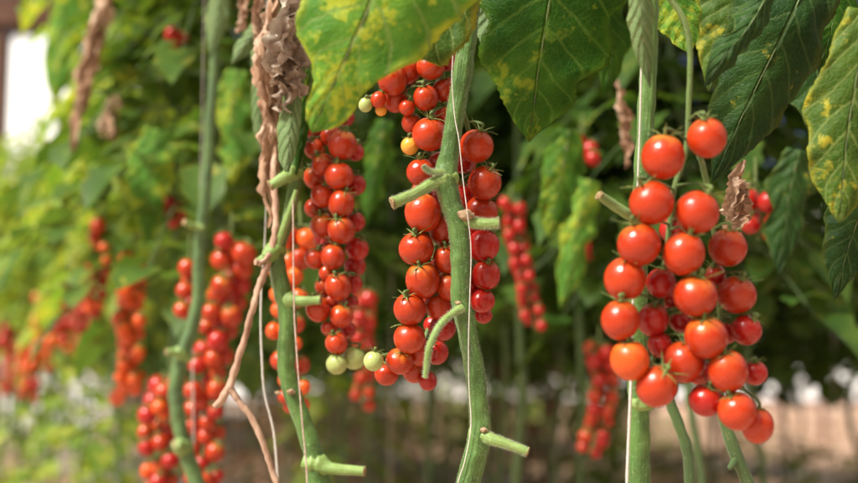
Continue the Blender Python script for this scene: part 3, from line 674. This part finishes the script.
# ------------------------------------------------------------------ large foreground leaves
def big_leaf(label, mid, wl, wr, mat, fold=.25, ripple=.10, seed=0, petiole=None, lobes=.07, teeth=.08, group='large leaves hanging in the foreground', curl=0.0, nrm=None, nu=26, nv=60):
    """mid: (px,py,d); wl/wr: [(t, half width px)] on the picture-left/right of the midrib"""
    rnd = random.Random(seed)
    c = cr([P(*m) for m in mid], 20); m = len(c)-1
    dd = cr([Vector((q[2], 0, 0)) for q in mid], 20)
    e = empty('tomato_leaf', c[0], label, 'leaf', group)
    vs_, uvs, fs = [], [], []
    nd = Vector(nrm) if nrm else -FWD
    mb = MB(); L = sum((c[i+1]-c[i]).length for i in range(m))
    for i in range(nv+1):
        t = i/nv; k = t*m; a = int(min(k, m-1)); p = c[a].lerp(c[a+1], k-a); d = dd[a][0]
        T = (c[min(a+2, m)]-c[max(a-1, 0)]).normalized()
        N = (nd - T*nd.dot(T)).normalized(); S = T.cross(N)      # points to picture right or left
        if S.x < 0: S = -S
        for j in range(nu+1):
            u = -1+2*j/nu; au = abs(u)
            w = (lin(wl, t) if u < 0 else lin(wr, t))*d/FPX
            sd_ = 1 if u > 0 else -1; th = 1+lobes*(math.cos(t*19+sd_*.7+seed)-.3)*au**3+teeth*1.9*noise.noise(Vector((t*9+seed, sd_*3, 0)))*au**3+teeth*1.5*abs(noise.noise(Vector((t*24, sd_*5, seed))))*au**5+teeth*.5*noise.noise(Vector((t*60, sd_, seed)))*au**6
            q = p + S*u*w*th
            q -= N*(fold*w*au**1.6)                               # halves fall away from the midrib
            q += N*ripple*w*(math.sin(t*17+seed+u*2)*au**2*.5 + 1.3*noise.noise(Vector((u*1.7+seed, t*6, seed)))*au)
            q += N*(.0007*(1-au)*math.cos((t*7-au*1.6+.5)*2*math.pi))*min(1, w/.02)
            q += N*curl*w*au**3
            vs_.append(q); uvs.append((u*.5+.5, t))
    for i in range(nv):
        for j in range(nu):
            a = i*(nu+1)+j; fs.append((a, a+1, a+nu+2, a+nu+1))
    mb.add(vs_, fs, uvs); bl = mb.build('blade', M[mat], e)
    sm = bl.modifiers.new('thickness', 'SOLIDIFY'); sm.thickness = .0004
    mb = MB(); idx = [0, m//5, 2*m//5, 3*m//5, 4*m//5, m-1]
    tube(mb, [c[k] for k in idx], [.0009, .0008, .0007, .0005, .0004, .0002], 8, 5); mb.build('midrib', M['stem'], e)
    if petiole:
        mb = MB(); tube(mb, [P(*q) for q in petiole], [.0026]*(len(petiole)-1)+[.0018], 8, 6, .15); mb.build('petiole', M['stemdk'], e)
    return e
big_leaf('big dark green leaf with yellow specks, hanging point down at top centre', [(556,-60,1.02),(550,0,1.03),(540,60,1.04),(534,105,1.05),(529,142,1.06)], [(0,50),(.2,66),(.3,70),(.42,62),(.5,58),(.62,46),(.8,27),(.93,10),(1,0)], [(0,60),(.2,78),(.35,74),(.5,64),(.6,42),(.68,44),(.8,28),(.93,10),(1,0)], 'leafA', .22, .12, 3, petiole=[(556,-60,1.02),(540,-90,1.06),(480,-110,1.1)])
big_leaf('bright green leaf with yellow rim and dry brown fringe at the top, left of centre', [(400,-90,.93),(385,-40,.93),(368,10,.935),(345,60,.94),(326,100,.95),(312,133,.96)], [(0,40),(.3,70),(.45,74),(.6,56),(.68,30),(.75,20),(.85,18),(.95,10),(1,0)], [(0,60),(.25,100),(.40,84),(.52,52),(.62,38),(.75,32),(.86,26),(.94,15),(1,0)], 'leafB', .15, .14, 8, petiole=[(400,-90,.93),(430,-120,1.0),(470,-130,1.1)])
big_leaf('yellow-green leaf drooping over the top of the central cluster', [(470,-70,1.0),(452,-20,1.0),(430,20,1.0),(412,40,1.0),(398,58,1.0)], [(0,30),(.4,40),(.7,30),(.9,12),(1,0)], [(0,30),(.3,36),(.55,44),(.75,38),(.9,14),(1,0)], 'leafD', .2, .18, 4, petiole=[(470,-70,1.0),(475,-100,1.05),(472,-130,1.1)])
big_leaf('large dark leaf drooping above the biggest cluster at upper right', [(812,-30,1.06),(790,20,1.05),(765,70,1.06),(738,125,1.07),(712,182,1.08)], [(0,50),(.2,62),(.34,58),(.4,44),(.52,52),(.62,40),(.75,28),(.9,12),(1,0)], [(0,40),(.25,44),(.4,50),(.6,44),(.75,34),(.9,16),(1,0)], 'leafC', .45, .22, 5, petiole=[(812,-30,1.06),(830,-80,1.1),(850,-120,1.15)])
big_leaf('yellowing brown-marked leaf at the right edge', [(870,10,1.0),(858,70,1.0),(848,130,1.0),(843,180,1.0),(840,224,1.0)], [(0,20),(.25,34),(.45,42),(.6,36),(.8,24),(.93,10),(1,0)], [(0,30),(.4,50),(.7,36),(.9,16),(1,0)], 'leafD', .3, .16, 6)
big_leaf('small bright veined leaf beside the bent stalk at the top right', [(670,-40,1.1),(676,0,1.1),(684,30,1.1),(690,54,1.1)], [(0,24),(.5,24),(.8,14),(1,0)], [(0,20),(.5,22),(.8,14),(1,0)], 'leafB', .2, .1, 9)
big_leaf('narrow folded pale leaf in front of the thick right stem', [(642,-60,.97),(641,0,.97),(643,40,.975),(650,88,.985)], [(0,10),(.4,12),(.7,11),(1,0)], [(0,12),(.5,14),(.8,9),(1,0)], 'leafE', .6, .1, 10)
big_leaf('dark drooping leaf low at the right edge', [(878,170,1.15),(860,215,1.15),(846,255,1.15),(834,300,1.15)], [(0,20),(.4,30),(.7,22),(1,0)], [(0,24),(.5,30),(.8,16),(1,0)], 'leafC', .3, .15, 12)
big_leaf('speckled leaf behind the bent stalk at the upper right', [(745,-50,1.2),(735,0,1.2),(722,45,1.2),(708,92,1.2)], [(0,28),(.5,34),(.8,18),(1,0)], [(0,30),(.5,30),(.8,16),(1,0)], 'leafD', .2, .15, 13)
big_leaf('dark round leaf in shade right of the large drooping leaf', [(800,20,1.22),(815,60,1.22),(818,100,1.22),(812,135,1.22)], [(0,16),(.4,30),(.7,26),(1,0)], [(0,16),(.4,30),(.7,22),(1,0)], 'leafC', .3, .15, 14)
big_leaf('pale folded leaf sheath on the green stem left of centre', [(300,60,1.22),(294,100,1.215),(290,135,1.21),(287,172,1.21)], [(0,8),(.4,13),(.7,14),(.9,9),(1,2)], [(0,6),(.4,8),(.7,9),(1,2)], 'leafE', .5, .05, 15)
big_leaf('green side of the folded leaf beside the pale sheath', [(313,70,1.23),(308,105,1.23),(302,140,1.23),(296,175,1.23)], [(0,8),(.5,9),(1,1)], [(0,6),(.5,6),(1,1)], 'leafA', .5, .05, 16)
big_leaf('small pale curled leaf left of the dry reddish strip', [(280,5,1.4),(262,25,1.4),(247,42,1.4),(231,65,1.4)], [(0,5),(.4,9),(.8,8),(1,0)], [(0,6),(.4,9),(.8,8),(1,0)], 'leafE', .5, .1, 17)
big_leaf('hanging pale green leaf at the top left beside the slim stem', [(222,-30,1.6),(218,10,1.6),(214,35,1.6),(210,60,1.6)], [(0,9),(.5,12),(1,0)], [(0,9),(.5,11),(1,0)], 'leafE', .4, .1, 18)
big_leaf('bluish green long leaf behind the reddish dry strip', [(258,50,1.38),(260,90,1.38),(259,125,1.38),(262,160,1.38)], [(0,7),(.5,9),(1,0)], [(0,7),(.5,9),(1,0)], 'leafE', .4, .1, 19)
big_leaf('yellow blurred leaf below the beam at upper left', [(66,-20,2.6),(62,30,2.6),(56,70,2.6),(54,104,2.6)], [(0,12),(.5,16),(.8,10),(1,0)], [(0,14),(.5,20),(.8,12),(1,0)], 'leafB', .2, .2, 20)
big_leaf('yellow-green blurred leaf pointing down at the left beside the slim stem', [(160,130,1.9),(152,165,1.9),(148,200,1.9),(148,245,1.9)], [(0,16),(.4,30),(.7,20),(1,0)], [(0,16),(.4,24),(.7,16),(1,0)], 'leafB', .2, .2, 21)

big_leaf('small lobed leaf tip poking down between the central stem and the top centre leaf', [(500,-60,1.16),(494,-20,1.16),(490,20,1.16),(484,52,1.16)], [(0,20),(.4,22),(.6,14),(.75,16),(1,0)], [(0,20),(.4,24),(.6,15),(.75,16),(1,0)], 'leafE', .25, .15, 31, teeth=.12)
big_leaf('lobed green leaf right of the top centre leaf in soft focus', [(612,-60,1.3),(606,0,1.3),(612,50,1.32),(604,100,1.34)], [(0,26),(.3,30),(.45,18),(.6,24),(.8,12),(1,0)], [(0,26),(.3,28),(.45,16),(.6,22),(.8,12),(1,0)], 'leafA', .3, .2, 32, teeth=.12)
big_leaf('crinkled bluish leaflet overlapping the left side of the large drooping leaf', [(770,-10,1.02),(750,25,1.01),(728,52,1.0),(704,88,1.0)], [(0,10),(.3,17),(.45,10),(.65,15),(.85,8),(1,0)], [(0,10),(.3,16),(.5,11),(.7,14),(1,0)], 'leafC', .6, .35, 33, teeth=.14)
big_leaf('mottled leaf in the top right corner', [(838,-50,1.12),(836,0,1.12),(830,35,1.12),(818,70,1.13)], [(0,22),(.4,26),(.55,17),(.7,20),(1,0)], [(0,22),(.4,26),(.55,18),(.7,18),(1,0)], 'leafA', .3, .2, 34, teeth=.12)
big_leaf('mid green leaf hanging in soft focus between centre and the right cluster', [(570,130,1.6),(562,170,1.6),(556,205,1.6),(548,240,1.6)], [(0,12),(.3,22),(.5,15),(.7,18),(1,0)], [(0,12),(.3,24),(.5,16),(.7,18),(1,0)], 'leafA', .3, .25, 35, teeth=.12)
big_leaf('drooping soft focus leaf behind the left stub of the thick stem', [(590,180,1.7),(578,225,1.7),(572,265,1.7),(560,310,1.7)], [(0,10),(.3,18),(.5,13),(.7,15),(1,0)], [(0,10),(.3,20),(.5,13),(.7,15),(1,0)], 'leafB', .4, .25, 36, teeth=.12)
big_leaf('blurred leaf between the red cluster left of centre and the central one', [(385,120,1.7),(378,155,1.7),(372,190,1.7),(366,225,1.7)], [(0,8),(.3,15),(.5,10),(.7,12),(1,0)], [(0,8),(.3,15),(.5,11),(.7,12),(1,0)], 'leafA', .4, .25, 37, teeth=.12)
big_leaf('light green blurred leaf at the top between the slim stem and the dry leaves', [(238,70,1.8),(232,110,1.8),(236,150,1.8),(228,190,1.8)], [(0,10),(.3,22),(.5,14),(.7,18),(1,0)], [(0,10),(.3,20),(.5,15),(.7,16),(1,0)], 'leafB', .3, .25, 38, teeth=.12)
big_leaf('shaded lobed leaf right of the biggest cluster', [(800,150,1.4),(790,190,1.4),(785,230,1.4),(778,275,1.4)], [(0,12),(.3,24),(.5,15),(.7,20),(1,0)], [(0,12),(.3,26),(.5,17),(.7,20),(1,0)], 'leafC', .3, .25, 39, teeth=.12)

def dry_leaf(label, path, w, mat, seed, d, group='dried leaves', n_=9):
    """shrivelled compound leaf: several thin torn twisted ribbons hanging together along one stalk"""
    rnd = random.Random(seed*7); c = cr([P(a, b, d) for a, b in path], 24); mb = MB(); m = len(c)-1; W = w*d/FPX
    tube(mb, [c[0], c[m//4], c[m//2], c[3*m//4]], [.0016, .0014, .0011, .0006], 6, 4)
    for k in range(n_):
        a0 = int(m*rnd.uniform(0, .55)) if k else 0; a1 = min(m, a0+int(m*rnd.uniform(.3, .6))); nn = 40
        ph = rnd.uniform(0, 6.28); tw = rnd.uniform(-7, 7); ww = W*rnd.uniform(.35, .75); off = rnd.uniform(.2, .9)*W; vs_, uvs, fs = [], [], []
        for i in range(nn+1):
            t = i/nn; p = c[a0].lerp(c[a0], 0) if False else c[min(m, a0+int(t*(a1-a0)))]
            fr_ = t*(a1-a0)-int(t*(a1-a0)); p = p.lerp(c[min(m, a0+int(t*(a1-a0))+1)], fr_)
            a = ph+tw*t; sp_ = math.sin(t*math.pi*.9+.1)
            cen = p+Vector((math.cos(ph), math.sin(ph), 0))*off*min(1, t*3)+Vector((noise.noise(Vector((t*5, k, seed))), noise.noise(Vector((t*5, k+9, seed))), 0))*W*.5
            half = ww*sp_*(1+.7*noise.noise(Vector((t*12, k, seed+3))))
            S = Vector((math.cos(a), math.sin(a), .25*math.sin(t*9+k))); Nn = Vector((-math.sin(a), math.cos(a), 0))
            for j in range(7):
                u = -1+j/3; q = cen+S*u*half+Nn*half*(.9*u*u+.5*noise.noise(Vector((u*2.2, t*16, k+seed))))
                vs_.append(q); uvs.append((j/6, t))
        for i in range(nn):
            for j in range(6):
                a = i*7+j; fs.append((a, a+1, a+8, a+7))
        mb.add(vs_, fs, uvs)
    o = mb.build('dry_leaf', M[mat], origin=c[0]); tag(o, label, 'dried leaf', group)
    return o
dry_leaf('grey-beige shrivelled leaf hanging at the top beside the bright green leaf', [(296,-40),(294,10),(288,55),(290,85),(293,112)], 19, 'dry', 1, 1.2, n_=16)
dry_leaf('second beige shrivelled leaf tucked behind the grey-beige one', [(308,-30),(310,20),(306,60),(303,100)], 9, 'dry', 2, 1.26)
dry_leaf('long reddish dry strip hanging left of the green stem', [(276,-30),(268,20),(264,50),(270,90),(274,130),(272,180),(274,228)], 12, 'dryp', 3, 1.26, n_=26)
dry_leaf('short reddish dry leaf at the top left of the green stem', [(262,-30),(258,20),(262,50),(258,66)], 7, 'dryp', 4, 1.36)
dry_leaf('long blurred pinkish dry strip hanging among the upper left leaves', [(112,-30),(102,10),(92,45),(86,80),(82,110),(74,160)], 9, 'dryp', 5, 1.9, n_=14)
dry_leaf('short blurred brown dry leaf right of the long pinkish strip', [(112,90),(108,120),(112,150)], 9, 'dryp', 6, 2.0)
dry_leaf('narrow brown dry leaf at the top left above the slim stem', [(240,-30),(243,10),(240,35)], 7, 'dryp', 7, 1.45)
dry_leaf('brown dry leaf in shade behind the biggest cluster', [(745,160),(738,190),(735,220),(738,245)], 13, 'dryp', 8, 1.15)
dry_leaf('brown dry leaf hanging in shade left of the thick right stem', [(618,80),(622,110),(625,140),(622,170)], 7, 'dryp', 9, 1.5)
